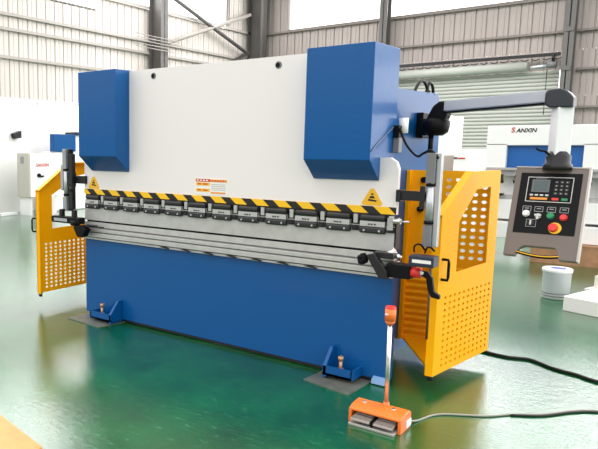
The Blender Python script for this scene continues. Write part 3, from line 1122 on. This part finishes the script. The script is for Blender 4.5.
# drop post, square tube turned on its corner
bm = B()
pcx, pcy = .752, .605
c45, s45 = math.cos(R(35)), math.sin(R(35))
hw = .047
sq = [(pcx + hw * (sx_ * c45 - sz * s45), pcy + hw * (sx_ * s45 + sz * c45)) for sx_, sz in ((-1, -1), (1, -1), (1, 1), (-1, 1))]
prism(bm, sq, 2, 1.49, 1.82, bev=.006)
P('drop_post', bm, 'white_plastic', arm)
bm = B()
lathe(bm, pcx, pcy, [(.082, 1.43), (.082, 1.46), (.07, 1.47), (.07, 1.515), (.06, 1.53), (.05, 1.545)], 24)
P('console_swivel', bm, 'black_metal', arm)
bm = B(); tube(bm, [(pcx - .04, pcy - .04, 1.52), (pcx - .07, pcy - .05, 1.545), (pcx - .09, pcy - .06, 1.548), (pcx - .115, pcy - .06, 1.562)], .007, 8)
P('clamp_lever', bm, 'black', arm)

# ---- control console (leans back, parallel to the machine front)
ed = Vector((0, -.2, -.546)).normalized()
ex = Vector((1, 0, 0))
upv = -ed
nn = ex.cross(upv)
CM = Matrix.Translation((.526, .6, 1.44)) @ Matrix((ex, upv, nn)).transposed().to_4x4()
CW, CL = .402, .585


def cbox(bm, s0, t0, s1, t1, z0, z1, mi=0, bev=0):
    b2 = B()
    box(b2, s0 * CW, -t1 * CL, z0, s1 * CW, -t0 * CL, z1, mi, bev)
    b2.transform(CM)
    me = bpy.data.meshes.new('x'); b2.to_mesh(me); b2.free(); bm.from_mesh(me); bpy.data.meshes.remove(me)


def cdisc(bm, s, t, r, z0, z1, mi=0, r2=None):
    cyl(bm, CM @ Vector((s * CW, -t * CL, z0)), CM @ Vector((s * CW, -t * CL, z1)), r, r2, 24, mi)


bm = B()
outline = [(0, 0), (1, 0), (1, 1), (.76, 1), (.71, .9), (.68, .875), (.28, .875), (.22, .9), (.17, .965), (.17, .99), (0, .99)]
prism(bm, [(s * CW, -t * CL) for s, t in outline], 2, -.05, 0, bev=.004)
bm.transform(CM)
con = P('control_console', bm, 'taupe')
bm = B(); cbox(bm, .985, 0, 1.012, 1.0, -.06, .004); cbox(bm, 0, -.012, 1.012, .0, -.06, .004); P('console_rim', bm, mat('pale_rim', (190, 182, 176), .4), con)
bm = B(); cbox(bm, .085, .06, .915, .735, 0, .003); P('face_plate', bm, 'black', con)
bm = B()
w_ = .007
for q in ((.19, .105, .81, .105 + w_), (.19, .385 - w_, .81, .385), (.19, .105, .19 + w_ * 1.4, .385), (.81 - w_ * 1.4, .105, .81, .385)):
    cbox(bm, *q, .003, .005)
P('keypad_border', bm, 'silver_print', con)
bm = B(); cbox(bm, .255, .135, .5, .275, .003, .006, 0); cbox(bm, .285, .155, .47, .255, .006, .008, 1); cbox(bm, .3, .12, .45, .13, .003, .005, 0)
P('display', bm, [mat('display_bezel', (95, 100, 100), .4), 'screen'], con)
bm = B()
for s in (.245, .315, .385, .455):
    cbox(bm, s, .3, s + .045, .317, .003, .006)
P('soft_keys', bm, 'silver_print', con)
bm = B(); cbox(bm, .255, .335, .49, .36, .003, .006); P('orange_key_row', bm, 'orange_print', con)
kbm = None
for i in range(3):
    for j in range(4):
        s, t = .565 + i * .07, .145 + j * .042
        bm = B(); cbox(bm, s, t, s + .05, t + .028, .003, .006); cbox(bm, s + .018, t + .01, s + .032, t + .018, .006, .007, 1)
        P('number_key', bm, [mat('key_grey', (40, 40, 42), .5) if kbm is None else kbm, 'silver_print'], con)
        kbm = bpy.data.materials['key_grey']
bm = B(); cbox(bm, .55, .335, .64, .36, .003, .006); P('stop_key', bm, 'red', con)
bm = B(); cbox(bm, .68, .335, .76, .36, .003, .006); P('start_key', bm, 'green_button', con)
for s in (.235, .4, .57, .74):
    bm = B()
    for q in ((s - .06, .435, s + .06, .441), (s - .06, .489, s + .06, .495), (s - .06, .435, s - .052, .495), (s + .052, .435, s + .06, .495), (s - .03, .455, s + .03, .465)):
        cbox(bm, *q, .003, .0045)
    P('legend_frame', bm, 'grey_print', con)
bm = B()
for q in ((.25, .58, .39, .586), (.25, .66, .39, .666), (.25, .58, .258, .66), (.382, .58, .39, .66)):
    cbox(bm, *q, .003, .0045)
P('legend_frame', bm, 'grey_print', con)
for s, t, m_, lab in ((.235, .52, 'white_plastic', 'white push button'), (.57, .535, 'green_button', 'green push button'), (.745, .545, 'red', 'red push button')):
    bm = B(); cdisc(bm, s, t, .021, .003, .01, 0); cdisc(bm, s, t, .018, .01, .024, 0, .016)
    P('push_button', bm, m_, con, lab)
bm = B(); cdisc(bm, .405, .545, .017, .003, .012, 0); cbox(bm, .39, .53, .42, .585, .012, .03, 0); cbox(bm, .36, .53, .45, .55, .014, .028, 0)
P('key_switch', bm, 'silver_print', con)
bm = B(); cdisc(bm, .32, .625, .02, .003, .015, 0); cbox(bm, .31, .6, .33, .65, .015, .028, 1)
P('selector_knob', bm, ['black_metal', 'silver_print'], con)
bm = B(); cdisc(bm, .65, .665, .036, .003, .007, 0); P('emergency_stop_ring', bm, 'yellow_plastic', con)
bm = B(); cdisc(bm, .63, .665, .013, .007, .02, 0); cdisc(bm, .63, .665, .027, .02, .034, 0, .023); P('emergency_stop_button', bm, 'red', con)
bm = B()
pts = [(.18, .945, -.015), (.28, .965, .01), (.45, .985, .015), (.62, .985, .015), (.76, .96, -.015)]
tube(bm, [CM @ Vector((s * CW, -t * CL, z)) for s, t, z in pts], .011, 10)
P('grab_handle', bm, 'black', con)
bm = B()
tube(bm, [CM @ Vector((s * CW, -(t + .0) * CL, z + .011)) for s, t, z in pts], .0035, 6)
P('handle_highlight', bm, 'yellow_plastic', con)  # yellow tube paints the highlight along the grab handle

# ================================================================== FOREGROUND THINGS
for (pts, lab) in (([(-.49, -.26), (-.142, -.33), (-.118, .165), (-.46, .1)], 'worn steel plate on the floor under the right foot bracket'),
                   ([(-2.9, -.23), (-2.45, -.265), (-2.41, .05), (-2.89, .05)], 'worn steel plate on the floor under the left foot bracket')):
    bm = B()
    prism(bm, pts, 2, 0.0, .006)
    cx = sum(p[0] for p in pts) / 4; cy = sum(p[1] for p in pts) / 4
    tag(link('anchor_plate', bm, 'plate', origin=(cx, cy, 0)), lab, 'floor plate', 'steel plates under the machine feet')

# foot pedal
FP = thing('foot_pedal', 'orange foot pedal switch with two steel treads and an upright pole', 'foot pedal', (.17, -.6, 0))
bm = B()
x0, x1, y0, y1, h = .025, .325, -.7, -.54, .094
# hood: top, back, sides with rounded front corners
prof = [(y0, .0), (y0, .07), (y0 + .02, h - .01), (y0 + .05, h), (y1 - .03, h + .008), (y1, h - .01), (y1, 0)]
prism(bm, prof, 0, x0, x0 + .018, bev=.003)
prism(bm, prof, 0, x1 - .018, x1, bev=.003)
prism(bm, [(y0, .07), (y0, .082), (y0 + .02, h - .004), (y0 + .05, h + .004), (y1 - .03, h + .01), (y1 + .004, h - .008), (y1 + .004, .0), (y1 - .012, 0),
           (y1 - .012, h - .02), (y0 + .05, h - .012), (y0 + .02, h - .026)], 0, x0 + .002, x1 - .002, bev=.003)
P2 = lambda n, bm, m, r=FP, l=None: part(n, bm, m, r, l)
P2('hood', bm, 'orange')
for xx in (.08, .25):
    bm = B(); cyl(bm, (xx, -.61, h + .003), (xx, -.61, h + .012), .011, seg=12); P2('hood_screw', bm, 'chrome')
bm = B(); box(bm, x0 + .02, y0 - .05, 0.0, x1 - .02, y1 - .02, .015, bev=.003); P2('base_plate', bm, mat('pale_base', (175, 172, 165), .4, metal=.4))
tread = mat('tread_plate', (150, 142, 135), .4, metal=.5, bump=.3, bscale=120)
for a_, b_ in ((.055, .165), (.185, .295)):
    bm = B()
    prism(bm, [(y0 - .045, .03), (y0 - .04, .042), (y1 - .04, .066), (y1 - .04, .052)], 0, a_, b_, bev=.003)
    for k in range(5):
        yy = y0 - .03 + k * .026
        zz = .044 + (yy - y0 + .04) * .15
        box(bm, a_ + .008, yy, zz - .004, b_ - .008, yy + .008, zz + .003)
    P2('tread', bm, tread)
bm = B(); box(bm, .17, y0 - .04, .012, .182, y1 - .04, .05); P2('tread_divider', bm, 'black')
bm = B(); box(bm, x1 - .002, y1 - .08, .015, x1 + .006, y1 - .01, .055, bev=.002); P2('side_plate', bm, 'white_plastic')
px_, py_ = .197, -.585
bm = B(); cyl(bm, (px_, py_, .09), (px_ - .004, py_, .59), .0125, seg=20); P2('pole', bm, 'chrome')
bm = B(); cyl(bm, (px_, py_, .08), (px_, py_, .125), .02, .016, seg=20); P2('pole_socket', bm, 'orange')
bm = B()
cyl(bm, (px_ - .004, py_, .58), (px_ - .004, py_, .6), .02, .029, seg=24)
cyl(bm, (px_ - .004, py_, .6), (px_ - .004, py_, .67), .03, .03, seg=24)
P2('switch_housing', bm, 'orange')
bm = B(); cyl(bm, (px_ - .004, py_, .665), (px_ - .004, py_, .682), .03, .027, seg=24); P2('emergency_button', bm, 'red')
bm = B(); box(bm, px_ - .022, py_ - .033, .636, px_ - .004, py_ - .027, .644); P2('button_mark', bm, 'white_plastic')

# cables
bm = B(); r = .011
tube(bm, [(-.05, 1.35, r), (.1, 1.27, r), (.27, 1.2, r), (.44, 1.17, r), (.59, 1.21, r), (.76, 1.1, r), (.91, 1.05, r), (1.03, .99, r), (1.3, .98, r), (1.9, 1.05, r)], r, 8)
tag(link('power_cable', bm, 'rubber', origin=(.6, 1.2, 0)), 'thick black cable running from under the yellow guard to the right', 'cable')
bm = B(); r = .006
tube(bm, [(.3, -.545, .03), (.33, -.45, r), (.4, -.27, r), (.61, -.12, r), (.73, .02, r), (.86, .13, r), (.98, .3, r), (1.1, .41, r), (1.4, .55, r), (2.1, .5, r)], r, 8)
tag(link('pedal_cable', bm, 'cable_grey', origin=(.6, -.12, 0)), 'grey cable running from the orange foot pedal to the right', 'cable')
bm = B(); r = .006
tube(bm, [(.72, -.005, r), (.86, .1, r), (.98, .27, r), (1.1, .38, r), (1.4, .52, r), (2.1, .47, r)], r, 8)  # black tube added beside the pedal cable for its shaded underside
tag(link('cable_underside', bm, 'rubber', origin=(.8, .1, 0)), 'thin black tube added for the dark underside of the grey pedal cable', 'cable')

# pail
pt = thing('plastic_pail', 'milky white plastic pail with lid standing on the green floor', 'pail', (.345, 3.75, 0))
bm = B(); lathe(bm, .345, 3.75, [(.12, 0), (.128, .01), (.132, .275), (.137, .28), (.137, .29)], 32); P2('body', bm, 'pail', pt)
bm = B(); lathe(bm, .345, 3.75, [(.14, .28), (.142, .315), (.134, .322), (.13, .322)], 32); P2('lid', bm, 'white_plastic', pt)
for z in (.03, .058):
    bm = B(); lathe(bm, .345, 3.75, [(.13, z), (.134, z + .003), (.134, z + .008), (.13, z + .01)], 32); P2('hoop', bm, 'band', pt)
bm = B(); box(bm, .29, 3.68, .32, .42, 3.8, .325); P2('lid_label', bm, mat('lid_print', (90, 100, 170), .5), pt)

# foam boxes at the right
bm = B(); prism(bm, [(.5, 3.17), (1.15, 2.93), (1.33, 3.45), (.66, 3.72)], 2, 0, .145, bev=.006)
tag(link('foam_slab', bm, 'foam', origin=(.9, 3.3, 0)), 'thick white foam slab lying on the floor beside the pail', 'foam slab')
bm = B(); prism(bm, [(.52, 4.42), (1.2, 4.2), (1.3, 5.2), (.8, 5.25)], 2, 0, .02)
prism(bm, [(.60, 4.5), (1.2, 4.25), (1.3, 5.1), (.85, 5.15)], 2, .02, .16)
tag(link('flattened_carton', bm, 'card', origin=(.9, 4.7, 0)), 'pale folded carton on the floor behind the foam slab', 'carton')

# orange-brown board in the corner
bm = B(); prism(bm, [(-2.2, -1.86), (-1.0, -2.11), (-.95, -2.35), (-2.2, -2.6)], 2, 0.0005, .03)
tag(link('floor_board', bm, 'board', origin=(-1.4, -2.2, 0)), 'orange-brown board on the floor at the lower left corner', 'board')
